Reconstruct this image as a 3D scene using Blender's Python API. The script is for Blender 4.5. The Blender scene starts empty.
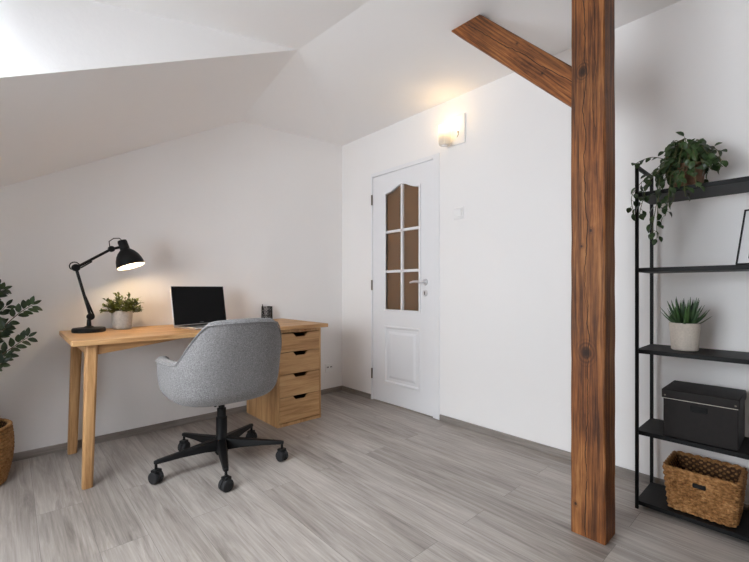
import bpy, math, random
from mathutils import Vector, Matrix
sc = bpy.context.scene
COL = sc.collection
random.seed(7)
PI = math.pi

# ------------------------------------------------------------------ helpers
def lin(c):
    return tuple(((v/255)/12.92 if v/255 <= .04045 else ((v/255+.055)/1.055)**2.4) for v in c)

class MB:
    """collects shapes, then links them as ONE mesh object"""
    def __init__(s): s.v=[]; s.f=[]
    def add(s, vs, fs):
        n=len(s.v); s.v += [tuple(v) for v in vs]; s.f += [tuple(i+n for i in f) for f in fs]; return s
    def box(s, x0,x1,y0,y1,z0,z1, M=None):
        vs=[(x,y,z) for z in (z0,z1) for y in (y0,y1) for x in (x0,x1)]
        if M: vs=[M@Vector(v) for v in vs]
        return s.add(vs,[(0,2,3,1),(4,5,7,6),(0,1,5,4),(2,6,7,3),(0,4,6,2),(1,3,7,5)])
    def prism(s, poly, axis, a, b):
        """poly: 2-D points, extruded along axis from a to b"""
        def p(u,w,t): return {0:(t,u,w),1:(u,t,w),2:(u,w,t)}[axis]
        n=len(poly)
        vs=[p(u,w,a) for u,w in poly]+[p(u,w,b) for u,w in poly]
        fs=[tuple(range(n)),tuple(range(2*n-1,n-1,-1))]+[(i,n+i,n+(i+1)%n,(i+1)%n) for i in range(n)]
        return s.add(vs,fs)
    def hull(s, bottom, top):
        n=len(bottom)
        return s.add(list(bottom)+list(top),[tuple(range(n))[::-1],tuple(range(n,2*n))]+[(i,(i+1)%n,n+(i+1)%n,n+i) for i in range(n)])
    def tube(s, pts, r, seg=8, closed=False, caps=True, flat=1.0):
        pts=[Vector(p) for p in pts]; n=len(pts)
        rr = r if isinstance(r,(list,tuple)) else [r]*n
        T=[]
        for i in range(n):
            a=pts[(i-1)%n] if (closed or i>0) else pts[i]
            b=pts[(i+1)%n] if (closed or i<n-1) else pts[i]
            T.append((b-a).normalized())
        up=Vector((0,0,1))
        if abs(T[0].dot(up))>.9: up=Vector((1,0,0))
        N=(up-T[0]*up.dot(T[0])).normalized(); vs=[]
        for i in range(n):
            N=N-T[i]*N.dot(T[i])
            if N.length<1e-6: N=T[i].orthogonal()
            N.normalize(); B=T[i].cross(N)
            for k in range(seg):
                a=2*PI*k/seg
                vs.append(pts[i]+(N*math.cos(a)*flat+B*math.sin(a))*rr[i])
        fs=[]
        for i in range(n if closed else n-1):
            j=(i+1)%n
            for k in range(seg):
                k2=(k+1)%seg
                fs.append((i*seg+k,i*seg+k2,j*seg+k2,j*seg+k))
        if caps and not closed:
            fs.append(tuple(range(seg))[::-1]); fs.append(tuple((n-1)*seg+k for k in range(seg)))
        return s.add(vs,fs)
    def lathe(s, prof, c=(0,0,0), seg=32, M=None, cap0=True, cap1=True):
        """prof: (r,z) pairs from bottom to top"""
        vs=[]
        for r,z in prof:
            for k in range(seg):
                a=2*PI*k/seg
                v=Vector((r*math.cos(a),r*math.sin(a),z))
                v = M@v if M else v+Vector(c)
                vs.append(v)
        n=len(prof); fs=[]
        for i in range(n-1):
            for k in range(seg):
                k2=(k+1)%seg
                fs.append((i*seg+k,i*seg+k2,(i+1)*seg+k2,(i+1)*seg+k))
        if cap0: fs.append(tuple(range(seg))[::-1])
        if cap1: fs.append(tuple((n-1)*seg+k for k in range(seg)))
        return s.add(vs,fs)
    def ball(s, c, r, seg=12, sz=1.0):
        m=seg//2
        prof=[(max(1e-4,r*math.sin(PI*i/m)), -r*sz*math.cos(PI*i/m)) for i in range(m+1)]
        return s.lathe(prof,c,seg)
    def leaf(s, base, d, up, L, W, bend=.25, fold=.25):
        d=Vector(d).normalized(); up=Vector(up); side=d.cross(up)
        if side.length<1e-4: side=d.orthogonal()
        side.normalize(); nrm=side.cross(d).normalized(); base=Vector(base)
        vs=[]
        for t,w in ((0,.05),(.16,.62),(.4,1.0),(.66,.9),(.86,.52),(1,.03)):
            c=base+d*(L*t)-nrm*(bend*L*t*t)
            for q in (-1,0,1):
                vs.append(c+side*(q*w*W/2)+nrm*(abs(q)*w*W*fold*.5))
        fs=[]
        for i in range(5):
            for k in range(2):
                a=i*3+k; fs.append((a,a+1,a+4,a+3))
        return s.add(vs,fs)
    def build(s, name, mat, parent=None, bevel=0, smooth=True, angle=35, subsurf=0, solid=None, loc=None, bevseg=2):
        me=bpy.data.meshes.new(name); me.from_pydata(s.v,[],s.f); me.update()
        if smooth:
            me.polygons.foreach_set('use_smooth',[True]*len(me.polygons))
            me.set_sharp_from_angle(angle=math.radians(angle))
        me.materials.append(mat)
        o=bpy.data.objects.new(name,me); COL.objects.link(o)
        if parent: o.parent=parent
        if loc: o.location=loc
        if solid:
            m=o.modifiers.new('thickness','SOLIDIFY'); m.thickness=solid[0]; m.offset=solid[1]
        if bevel:
            m=o.modifiers.new('edge','BEVEL'); m.width=bevel; m.segments=bevseg; m.limit_method='ANGLE'; m.angle_limit=math.radians(40)
        if subsurf:
            m=o.modifiers.new('smooth','SUBSURF'); m.levels=subsurf; m.render_levels=subsurf
        return o

def thing(name, label, cat, loc=(0,0,0), rz=0):
    o=bpy.data.objects.new(name,None); COL.objects.link(o); o.location=loc; o.rotation_euler=(0,0,rz)
    o.empty_display_size=.1; o['label']=label; o['category']=cat; return o
def struct(o, label, cat):
    o['kind']='structure'; o['label']=label; o['category']=cat; return o

# ------------------------------------------------------------------ materials
class NT:
    def __init__(s,name):
        s.m=bpy.data.materials.new(name); s.m.use_nodes=True; s.t=s.m.node_tree; s.t.nodes.clear()
        s.out=s.t.nodes.new('ShaderNodeOutputMaterial'); s.b=s.n('ShaderNodeBsdfPrincipled'); s.l(s.b.outputs[0],s.out.inputs[0])
    def n(s,typ,**kw):
        nd=s.t.nodes.new(typ)
        for k,v in kw.items():
            if k in nd.inputs.keys(): nd.inputs[k].default_value=v
            else: setattr(nd,k,v)
        return nd
    def l(s,a,b): s.t.links.new(a,b)
    def math(s,op,a,b=None,c=None):
        nd=s.t.nodes.new('ShaderNodeMath'); nd.operation=op
        for i,x in enumerate((a,b,c)):
            if x is None: continue
            if isinstance(x,(int,float)): nd.inputs[i].default_value=x
            else: s.l(x,nd.inputs[i])
        return nd.outputs[0]
    def coords(s, scale=(1,1,1), rot=(0,0,0), kind='Object'):
        tc=s.n('ShaderNodeTexCoord'); mp=s.n('ShaderNodeMapping'); mp.inputs['Scale'].default_value=scale; mp.inputs['Rotation'].default_value=rot
        s.l(tc.outputs[kind],mp.inputs[0]); return mp.outputs[0]
    def noise(s,vec,scale,detail=3,rough=.5,dist=0):
        nd=s.n('ShaderNodeTexNoise'); nd.inputs['Scale'].default_value=scale; nd.inputs['Detail'].default_value=detail; nd.inputs['Roughness'].default_value=rough; nd.inputs['Distortion'].default_value=dist
        s.l(vec,nd.inputs['Vector']); return nd.outputs['Fac']
    def ramp(s,fac,stops):
        nd=s.n('ShaderNodeValToRGB'); cr=nd.color_ramp
        while len(cr.elements)<len(stops): cr.elements.new(.5)
        for e,(p,c) in zip(cr.elements,stops): e.position=p; e.color=(*c,1)
        s.l(fac,nd.inputs[0]); return nd.outputs[0]
    def mix(s,fac,a,b,typ='MIX'):
        nd=s.n('ShaderNodeMix',data_type='RGBA',blend_type=typ)
        for x,i in ((fac,0),(a,6),(b,7)):
            if isinstance(x,(int,float)): nd.inputs[i].default_value=x
            elif isinstance(x,tuple): nd.inputs[i].default_value=(*x,1)
            else: s.l(x,nd.inputs[i])
        return nd.outputs[2]
    def bump(s,h,strength=.2,dist=.01):
        nd=s.n('ShaderNodeBump'); nd.inputs['Strength'].default_value=strength; nd.inputs['Distance'].default_value=dist
        s.l(h,nd.inputs['Height']); s.l(nd.outputs[0],s.b.inputs['Normal'])
    def set(s,rough=.5,metal=0,spec=.5,col=None):
        s.b.inputs['Roughness'].default_value=rough; s.b.inputs['Metallic'].default_value=metal; s.b.inputs['Specular IOR Level'].default_value=spec
        if col is not None:
            if isinstance(col,tuple): s.b.inputs['Base Color'].default_value=(*col,1)
            else: s.l(col,s.b.inputs['Base Color'])
        return s.m

def plain(name, rgb, rough=.5, metal=0, var=.06, scale=40, bump=0, spec=.5):
    t=NT(name); c=lin(rgb); v=t.coords(); f=t.noise(v,scale,3)
    col=t.ramp(f,[(.3,tuple(x*(1-var) for x in c)),(.7,tuple(min(1,x*(1+var)) for x in c))])
    if bump: t.bump(f,bump,.004)
    return t.set(rough,metal,spec,col)

def plaster(name, rgb):
    t=NT(name); c=lin(rgb); v=t.coords()
    f=t.noise(v,1.6,4,.6); g=t.noise(v,28,4,.65)
    col=t.ramp(f,[(.3,tuple(x*.985 for x in c)),(.7,c)])
    t.bump(g,.10,.01)
    return t.set(.9,0,.2,col)

def wood(name, axis, dark, mid, light, rough=.45, fine=1.0, spec=.4):
    """grain runs along the given axis of the object"""
    t=NT(name); sc_=[9*fine]*3; sc_[axis]=.7*fine; v=t.coords(tuple(sc_))
    f=t.noise(v,3.0,6,.62,.6); sf=[60*fine]*3; sf[axis]=2.0; g=t.noise(t.coords(tuple(sf)),4,3,.6)
    h=t.math('ADD',t.math('MULTIPLY',f,.75),t.math('MULTIPLY',g,.25))
    col=t.ramp(h,[(.34,lin(dark)),(.5,lin(mid)),(.66,lin(light))])
    t.bump(h,.12,.003)
    return t.set(rough,0,spec,col)

M={}
M['wall']=plaster('white_plaster',(245,243,242))
M['ceil']=plaster('white_ceiling_plaster',(246,244,243))
M['oak_x']=wood('oak_along_x',0,(158,114,72),(194,150,102),(212,172,124))
M['oak_z']=wood('oak_along_z',2,(158,114,72),(194,150,102),(212,172,124))
M['oak_shade']=plain('shaded_oak_interior',(120,84,50),.7)  # oak darkened: shade of the drawer recesses put into the colour
M['black_metal']=plain('black_metal',(15,15,16),.5,0,.1,80,0,.25)
M['shelf_black']=wood('black_stained_board',1,(13,13,14),(17,17,18),(23,23,24),.55,1.0,.25)
M['black_plastic']=plain('black_plastic',(15,15,16),.5,0,.1,60,0,.3)
M['rubber']=plain('dark_rubber',(26,26,28),.75,0,.1,90,.1)
M['chrome']=plain('brushed_steel',(222,222,224),.4,.8,.03,60)
M['silver']=plain('silver_aluminium',(200,200,203),.35,.9,.03,60)
M['white_gloss']=plain('white_lacquer',(238,238,240),.35,0,.01,3)
M['white_plastic']=plain('white_plastic',(244,243,242),.35,0,.01,5)
M['soil']=plain('soil',(44,32,24),.95,0,.5,80,.6)
M['hinge']=plain('hinge_steel',(120,112,102),.4,.9,.1,90)
M['dark']=plain('dark_hole_shade',(8,8,9),.8)  # near-black for solid blocks that paint the shade inside holes
M['grey_mark']=plain('grey_print',(110,110,114),.5)

def fabric():
    t=NT('grey_melange_fabric'); v=t.coords()
    a=t.noise(v,520,3,.7); b=t.noise(v,190,3,.7); c=t.noise(v,5,2)
    h=t.math('ADD',t.math('MULTIPLY',a,.5),t.math('MULTIPLY',b,.5))
    col=t.ramp(h,[(.36,lin((84,83,84))),(.5,lin((124,122,122))),(.64,lin((168,166,166)))])
    col=t.mix(t.math('MULTIPLY',c,.12),col,lin((110,110,112)))
    t.bump(h,.45,.004); t.b.inputs['Sheen Weight'].default_value=.25
    return t.set(.95,0,.15,col)
M['fabric']=fabric()

def laminate():
    t=NT('grey_oak_laminate'); v=t.coords(rot=(0,0,PI/2))
    br=t.n('ShaderNodeTexBrick'); t.l(v,br.inputs['Vector']); br.offset=.37; br.offset_frequency=2
    for k,x in (('Scale',1),('Mortar Size',.0008),('Mortar Smooth',.0),('Bias',0),('Brick Width',1.29),('Row Height',.165)): br.inputs[k].default_value=x
    br.inputs['Color1'].default_value=(0,0,0,1); br.inputs['Color2'].default_value=(1,1,1,1); br.inputs['Mortar'].default_value=(.5,.5,.5,1)
    rnd=t.n('ShaderNodeSeparateColor'); t.l(br.outputs['Color'],rnd.inputs[0]); r=rnd.outputs[0]
    off=t.n('ShaderNodeCombineXYZ'); t.l(t.math('MULTIPLY',r,37.0),off.inputs[0]); t.l(t.math('MULTIPLY',r,11.0),off.inputs[1])
    def gv(s):
        a=t.n('ShaderNodeVectorMath',operation='ADD'); t.l(t.coords(s),a.inputs[0]); t.l(off.outputs[0],a.inputs[1]); return a.outputs[0]
    g1=t.noise(gv((14,1.1,1)),1.6,6,.66,1.2); g2=t.noise(gv((70,1.9,1)),1.6,5,.7,.3); g3=t.noise(gv((3.0,.55,1)),1.2,3,.5,.4)
    h=t.math('ADD',t.math('MULTIPLY',g1,.46),t.math('ADD',t.math('MULTIPLY',g2,.28),t.math('MULTIPLY',g3,.26)))
    h=t.math('ADD',h,t.math('MULTIPLY',t.math('SUBTRACT',r,.5),.07))
    col=t.ramp(h,[(.33,lin((108,100,94))),(.44,lin((144,136,129))),(.54,lin((169,161,154))),(.66,lin((193,186,179)))])
    col=t.mix(br.outputs['Fac'],col,lin((118,112,108)))
    rr=t.math('ADD',.36,t.math('MULTIPLY',g2,.14)); t.l(rr,t.b.inputs['Roughness'])
    t.bump(t.math('SUBTRACT',h,t.math('MULTIPLY',br.outputs['Fac'],.4)),.12,.003)
    m=t.set(.42,0,.45,col); t.l(rr,t.b.inputs['Roughness']); return m
M['floor']=laminate()
M['skirt']=wood('grey_oak_skirting',1,(118,110,104),(142,134,128),(162,154,148),.5)
M['skirt_x']=wood('grey_oak_skirting_along_x',0,(118,110,104),(142,134,128),(162,154,148),.5)

def timber(name, axis, across, cracks, knots):
    """old beam: long grain, drying cracks that wander along the beam, dark knots"""
    t=NT(name); s1=[10]*3; s1[axis]=.55; s2=[75]*3; s2[axis]=2.2
    a=t.noise(t.coords(tuple(s1)),2.2,6,.65,1.1); b=t.noise(t.coords(tuple(s2)),2.0,4,.7,.4)
    c=t.noise(t.coords(),3.2,4,.6)
    h=t.math('ADD',t.math('MULTIPLY',a,.38),t.math('ADD',t.math('MULTIPLY',b,.40),t.math('MULTIPLY',c,.22)))
    col=t.ramp(h,[(.36,lin((40,22,12))),(.45,lin((92,54,28))),(.53,lin((138,87,46))),(.64,lin((184,130,80)))])
    tc=t.n('ShaderNodeTexCoord'); sep=t.n('ShaderNodeSeparateXYZ'); t.l(tc.outputs['Object'],sep.inputs[0])
    al=sep.outputs[axis]; ac=sep.outputs[across]; mask=None
    wob=t.n('ShaderNodeTexNoise',noise_dimensions='1D'); wob.inputs['Scale'].default_value=4.5; wob.inputs['Detail'].default_value=5; t.l(al,wob.inputs['W'])
    w=t.math('MULTIPLY',t.math('SUBTRACT',wob.outputs['Fac'],.5),.045)
    for c0,slope,lo,hi,wd in cracks:
        line=t.math('ADD',t.math('ADD',w,c0),t.math('MULTIPLY',al,slope))
        d=t.math('ABSOLUTE',t.math('SUBTRACT',ac,line))
        mid=(lo+hi)/2; half=(hi-lo)/2
        taper=t.math('SUBTRACT',1,t.math('DIVIDE',t.math('ABSOLUTE',t.math('SUBTRACT',al,mid)),half))
        k=t.math('LESS_THAN',d,t.math('MULTIPLY',t.math('MINIMUM',t.math('MULTIPLY',taper,4),1),wd))
        mask=k if mask is None else t.math('MAXIMUM',mask,k)
    ring=None
    for ka,kc,kr in knots:
        da=t.math('MULTIPLY',t.math('SUBTRACT',al,ka),.75); dc=t.math('SUBTRACT',ac,kc)
        dd=t.math('SQRT',t.math('ADD',t.math('MULTIPLY',da,da),t.math('MULTIPLY',dc,dc)))
        dd=t.math('ADD',dd,t.math('MULTIPLY',t.math('SUBTRACT',c,.5),.02))
        k=t.math('SUBTRACT',1,t.math('DIVIDE',dd,kr)); k=t.math('MAXIMUM',k,0)
        ring=k if ring is None else t.math('MAXIMUM',ring,k)
    if ring is not None:
        rg_=t.math('MULTIPLY',t.math('ADD',t.math('SINE',t.math('MULTIPLY',ring,22.0)),1),.5)
        col=t.mix(t.math('MULTIPLY',t.math('MINIMUM',t.math('MULTIPLY',ring,5),1),t.math('MULTIPLY',rg_,.55)),col,lin((58,32,17)))
    if ring is not None: col=t.mix(t.math('MINIMUM',t.math('MULTIPLY',t.math('MAXIMUM',t.math('SUBTRACT',ring,.45),0),2.6),.9),col,lin((36,20,11)))
    if mask is not None:
        col=t.mix(mask,col,lin((26,14,8))); h=t.math('SUBTRACT',h,t.math('MULTIPLY',mask,.8))
    lo=t.noise(t.coords(tuple(1.0 if i_==axis else 3.0 for i_ in range(3))),1.5,2,.5)
    col=t.mix(t.math('MULTIPLY',t.math('SUBTRACT',lo,.42),2.2),col,t.mix(1.0,col,(1.25,.98,.72),'MULTIPLY'))
    t.bump(h,.8,.008)
    return t.set(.55,0,.35,col)

def leafmat(name, a, b, rough=.4):
    t=NT(name); f=t.noise(t.coords(),22,2)
    col=t.ramp(f,[(.35,lin(a)),(.65,lin(b))])
    t.b.inputs['Subsurface Weight'].default_value=0
    return t.set(rough,0,.4,col)
M['leaf_trail']=leafmat('trailing_leaf',(24,42,20),(56,80,38))
M['leaf_fern']=leafmat('olive_leaf',(66,78,36),(116,122,60))
M['leaf_succ']=leafmat('aloe_leaf',(38,66,40),(78,110,62))
M['leaf_fig']=leafmat('dark_glossy_leaf',(26,40,24),(58,76,44),.35)
M['stem']=plain('green_stem',(82,84,48),.6)
M['bark']=plain('brown_stem',(92,74,54),.8)
def wicker(name,a,b,c):
    t=NT(name); v=t.coords(); f=t.noise(v,60,4,.7); g=t.noise(v,9,2)
    h=t.math('ADD',t.math('MULTIPLY',f,.7),t.math('MULTIPLY',g,.3))
    col=t.ramp(h,[(.35,lin(a)),(.5,lin(b)),(.66,lin(c))]); t.bump(f,.5,.003)
    return t.set(.75,0,.25,col)
M['seagrass']=wicker('woven_seagrass',(108,72,40),(162,116,70),(200,154,104))
M['seagrass_shade']=wicker('shaded_seagrass_inside',(58,38,22),(84,58,36),(108,78,50))  # darker seagrass: shade between the strands painted into the inner wall
M['rope']=wicker('coiled_rope',(112,78,46),(160,118,74),(194,152,104))
M['stone_pot']=plain('beige_stoneware',(206,196,184),.8,0,.08,120,.15)
M['white_pot']=plain('pale_concrete',(196,190,182),.85,0,.1,90,.2)
M['clay']=plain('brown_clay',(116,86,66),.9,0,.35,36,.2)
M['leatherette']=plain('charcoal_board',(33,29,28),.6,0,.12,60,.1,.25)
M['cream']=plain('cream_edge',(222,214,200),.6)
M['paper']=plain('white_mat_board',(226,226,228),.7,0,.01)

def thin_glass(name, tint=(1,1,1)):
    t=NT(name); t.t.nodes.remove(t.b)
    tr=t.n('ShaderNodeBsdfTransparent'); tr.inputs[0].default_value=(*tint,1)
    gl=t.n('ShaderNodeBsdfGlossy'); gl.inputs['Roughness'].default_value=.02
    fr=t.n('ShaderNodeFresnel'); fr.inputs[0].default_value=1.45; mx=t.n('ShaderNodeMixShader')
    t.l(fr.outputs[0],mx.inputs[0]); t.l(tr.outputs[0],mx.inputs[1]); t.l(gl.outputs[0],mx.inputs[2]); t.l(mx.outputs[0],t.out.inputs[0]); return t.m
M['window_glass']=thin_glass('clear_glass')
def frosted(name, tint, transl, opac=.5):
    t=NT(name); t.t.nodes.remove(t.b)
    a=t.n('ShaderNodeBsdfTranslucent'); a.inputs[0].default_value=(*tint,1)
    d=t.n('ShaderNodeBsdfDiffuse'); d.inputs[0].default_value=(*tint,1)
    g=t.n('ShaderNodeBsdfGlossy'); g.inputs['Roughness'].default_value=.25
    m1=t.n('ShaderNodeMixShader'); m1.inputs[0].default_value=transl
    t.l(d.outputs[0],m1.inputs[1]); t.l(a.outputs[0],m1.inputs[2])
    tr=t.n('ShaderNodeBsdfTransparent'); tr.inputs[0].default_value=(*tint,1); m0=t.n('ShaderNodeMixShader'); m0.inputs[0].default_value=opac
    t.l(tr.outputs[0],m0.inputs[1]); t.l(m1.outputs[0],m0.inputs[2])
    m2=t.n('ShaderNodeMixShader'); m2.inputs[0].default_value=.05
    t.l(m0.outputs[0],m2.inputs[1]); t.l(g.outputs[0],m2.inputs[2]); t.l(m2.outputs[0],t.out.inputs[0]); return t.m
M['door_glass']=frosted('brown_frosted_glass',lin((146,132,116)),.75,.85)
M['lamp_glass']=frosted('ribbed_white_glass',(.93,.91,.88),.6,.6)
def emit(name,rgb,strength):
    t=NT(name); t.b.inputs['Base Color'].default_value=(.9,.9,.9,1); t.b.inputs['Emission Color'].default_value=(*rgb,1); t.b.inputs['Emission Strength'].default_value=strength; return t.m
M['bulb_wall']=emit('lit_bulb_wall',(1,.76,.42),3)
M['bulb_desk']=emit('lit_bulb_desk',(1,.83,.6),14)
M['shade_inside']=plain('white_enamel_inside',(240,234,222),.6)
M['screen']=plain('dark_screen_glass',(6,6,7),.3,0,.02,20,0,.15)

# ------------------------------------------------------------------ the room
# corner of back wall (y=0) and right wall (x=0) is the origin; the room lies at x<0, y<0
XL=-3.6; YB=-5.0; ZC=2.382
o=MB().box(XL-.12,0.12,YB-.12,.12,-.1,0).build('floor',M['floor'],smooth=False); struct(o,'grey oak laminate plank floor','floor')
o=MB().box(XL-.12,.12,0,.12,0,2.6).build('wall_back',M['wall'],smooth=False); struct(o,'white plaster wall behind the desk','wall')
DY0,DY1,DZ=-.431,-1.196,2.012
w=MB(); w.box(0,.12,DY0,0,0,2.6); w.box(0,.12,YB,DY1,0,2.6); w.box(0,.12,DY1,DY0,DZ,2.6)
struct(w.build('wall_right',M['wall'],smooth=False),'white plaster wall with the door and the shelf','wall')
struct(MB().box(XL-.12,.12,YB-.12,YB,0,2.6).build('wall_rear',M['wall'],smooth=False),'white plaster wall opposite the desk wall','wall')
# left wall with a dormer window
WZ0,WZ1=.60,1.82; WIN=[(-2.60,-1.15)]
w=MB(); w.box(XL-.12,XL,-1.15,0,0,2.6); w.box(XL-.12,XL,YB,-2.60,0,2.6)
for a,b in WIN: w.box(XL-.12,XL,a,b,0,WZ0); w.box(XL-.12,XL,a,b,WZ1,2.6)
struct(w.build('wall_left',M['wall'],smooth=False),'white plaster wall under the roof slope with the windows','wall')
# ceiling: flat part, roof slope by the desk, dormer cheek and dormer ceiling
P0=Vector((-1.032,0,2.335)); P1=Vector((-1.154,-1.075,ZC)); P2=Vector((-.87,YB,ZC))
S0=Vector((XL,0,P0.z-.5506*(P0.x-XL))); S1=Vector((XL,-1.075,P1.z-.485*(P1.x-XL)))
D1=Vector((XL,-1.075,P1.z-.197*(P1.x-XL))); D2=Vector((XL,YB,P2.z-.18*(P2.x-XL)))
c=MB()
def slab(pts,h=.12): c.hull(pts[::-1],[Vector(p)+Vector((0,0,h)) for p in pts][::-1]) if False else c.hull(pts,[Vector(p)+Vector((0,0,h)) for p in pts])
slab([Vector((0,0,ZC)),P0,P1]); slab([Vector((0,0,ZC)),P1,P2,Vector((0,YB,ZC))])
n=10
def slope(i,j):
    u=i/n; v=j/n
    return (P0.lerp(P1,v)).lerp(S0.lerp(S1,v),u)
vs=[slope(i,j) for i in range(n+1) for j in range(n+1)]
c.add(vs,[(i*(n+1)+j,(i+1)*(n+1)+j,(i+1)*(n+1)+j+1,i*(n+1)+j+1) for i in range(n) for j in range(n)])
def zc(x,y):
    t=(y-P1.y)/(P2.y-P1.y); xc=P1.x+(P2.x-P1.x)*t; return ZC-(.197-.017*t)*(xc-x)
def V3(x,y): return Vector((x,y,zc(x,y)))
RX0,RX1,RY0,RY1=-3.40,-2.40,-2.25,-1.16     # added roof window, out of view, sized for its top light
def xc_(y): return P1.x+(P2.x-P1.x)*(y-P1.y)/(P2.y-P1.y)
slab([P1,V3(xc_(RY1),RY1),V3(XL,RY1),D1]); slab([V3(xc_(RY0),RY0),P2,D2,V3(XL,RY0)])
slab([V3(xc_(RY1),RY1),V3(xc_(RY0),RY0),V3(RX1,RY0),V3(RX1,RY1)]); slab([V3(RX0,RY1),V3(RX0,RY0),V3(XL,RY0),V3(XL,RY1)])
struct(c.build('ceiling',M['ceil'],angle=8),'white ceiling, flat along the door wall and sloping down above the desk','ceiling')
k=MB(); k.prism([(P1.x,P1.z),(S1.x,S1.z),(D1.x,D1.z)],1,-1.075,-1.045)
struct(k.build('wall_dormer',M['wall'],smooth=False),'bright white triangular side wall of the dormer','wall')
# windows on the left wall
for i,(a,b) in enumerate(WIN):
    f=MB(); t=.06; x0,x1=XL-.09,XL-.03
    f.box(x0,x1,a,a+t,WZ0,WZ1); f.box(x0,x1,b-t,b,WZ0,WZ1); f.box(x0,x1,a+t,b-t,WZ0,WZ0+t); f.box(x0,x1,a+t,b-t,WZ1-t,WZ1)
    m=(a+b)/2; f.box(x0,x1,m-.03,m+.03,WZ0+t,WZ1-t)
    r=f.build('window_%d'%(i+1),M['white_gloss'],bevel=.003); struct(r,'white framed dormer window in the left wall','window')
    for p,q in ((a+t,m-.03),(m+.03,b-t)):
        MB().box(XL-.062,XL-.058,p,q,WZ0+t,WZ1-t).build('window_pane',M['window_glass'],r,smooth=False)
    MB().box(XL-.03,XL+.12,a,b,WZ0-.03,WZ0).build('window_sill',M['white_gloss'],r,bevel=.004)
# roof window: unseen, added to light the floor and the dormer cheek
rw=MB(); t=.05
Mr=Matrix.Translation(V3((RX0+RX1)/2,(RY0+RY1)/2))@Matrix.Rotation(-math.atan(.193),4,'Y')
hx_=(RX1-RX0)/2*1.02; hy_=(RY1-RY0)/2
for a_ in ((-hx_,-hx_+t,-hy_,hy_),(hx_-t,hx_,-hy_,hy_),(-hx_+t,hx_-t,-hy_,-hy_+t),(-hx_+t,hx_-t,hy_-t,hy_)): rw.box(a_[0],a_[1],a_[2],a_[3],.05,.13,Mr)
r_=rw.build('window_2',M['white_gloss'],bevel=.003); struct(r_,'unseen white framed roof window added to the dormer ceiling for top light','window')
MB().box(-hx_+t,hx_-t,-hy_+t,hy_-t,.09,.094,Mr).build('window_pane',M['window_glass'],r_,smooth=False)
# skirting boards
BH=.045
struct(MB().box(-3.58,-.014,-.014,-.0005,0,BH).build('baseboard_back',M['skirt_x'],bevel=.002),'grey oak skirting along the desk wall','baseboard')
b=MB(); b.box(-.014,-.0005,DY0+.003,-.0005,0,BH); b.box(-.014,-.0005,YB+.02,DY1-.012,0,BH)
struct(b.build('baseboard_right',M['skirt'],bevel=.002),'grey oak skirting along the door wall','baseboard')
struct(MB().box(XL+.0005,XL+.014,YB+.02,-.02,0,BH).build('baseboard_left',M['skirt'],bevel=.002),'grey oak skirting under the windows','baseboard')
# hallway behind the door
hall=plaster('hall_plaster',(214,196,170))
h=MB(); h.box(1.3,1.4,-2.0,.6,0,2.5); h.box(.12,1.4,-2.1,-2.0,0,2.5); h.box(.12,1.4,.6,.7,0,2.5); h.box(.12,1.4,-2.1,.7,2.5,2.6)
struct(h.build('wall_hall',hall,smooth=False),'plain beige hallway wall behind the door glass','wall')
struct(MB().box(.12,1.4,-2.1,.7,-.1,0).build('floor_hall',M['floor'],smooth=False),'hallway floor behind the door','floor')

# ------------------------------------------------------------------ door
d=MB().box(-.006,.10,DY0-.014,DY0+.004,0,DZ+.004); d.box(-.006,.10,DY1-.004,DY1+.058,0,DZ+.004); d.box(-.006,.10,DY1+.058,DY0-.014,DZ-.03,DZ+.004)
d.box(.035,.10,DY1+.058,DY1+.07,0,DZ-.03)
door=d.build('door_1',M['white_gloss'],bevel=.003); struct(door,'white panelled door with six brown frosted panes in the right wall','door')
LA,LB=DY0-.016,DY1+.064      # leaf edges (hinge side, lock side)
LZ0,LZ1=.008,DZ-.0312
GL,GR,GB=-.615,-.992,.813
def arch(y):
    u=(y-GL)/(GR-GL)           # 0 left .. 1 right
    b_=math.exp(-((u-.5)/.27)**2)*.055
    return 1.803+b_
def ring_panel(mb,outer,inner,x0,x1):
    n=len(outer)
    vs=[(x0,y,z) for y,z in outer]+[(x0,y,z) for y,z in inner]+[(x1,y,z) for y,z in outer]+[(x1,y,z) for y,z in inner]
    fs=[]
    for i in range(n):
        j=(i+1)%n
        fs += [(i,j,n+j,n+i),(2*n+j,2*n+i,3*n+i,3*n+j),(i,2*n+i,2*n+j,j),(n+j,3*n+j,3*n+i,n+i)]
    mb.add(vs,fs)
NA=16
ys=[GL+(GR-GL)*i/NA for i in range(NA+1)]
inner=[(y,arch(y)) for y in ys]+[(GR,GB),(GL,GB)]
outer=[(LA+(LB-LA)*i/NA,LZ1) for i in range(NA+1)]+[(LB,.745),(LA,.745)]
lf=MB(); ring_panel(lf,outer,inner,.004,.044)
pi_=[(-.592,.672),(-1.004,.674),(-1.004,.176),(-.592,.174)]
ring_panel(lf,[(LA,.745),(LB,.745),(LB,LZ0),(LA,LZ0)],pi_,.004,.044)
leaf=lf.build('door_leaf',M['white_gloss'],door,angle=25)
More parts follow.
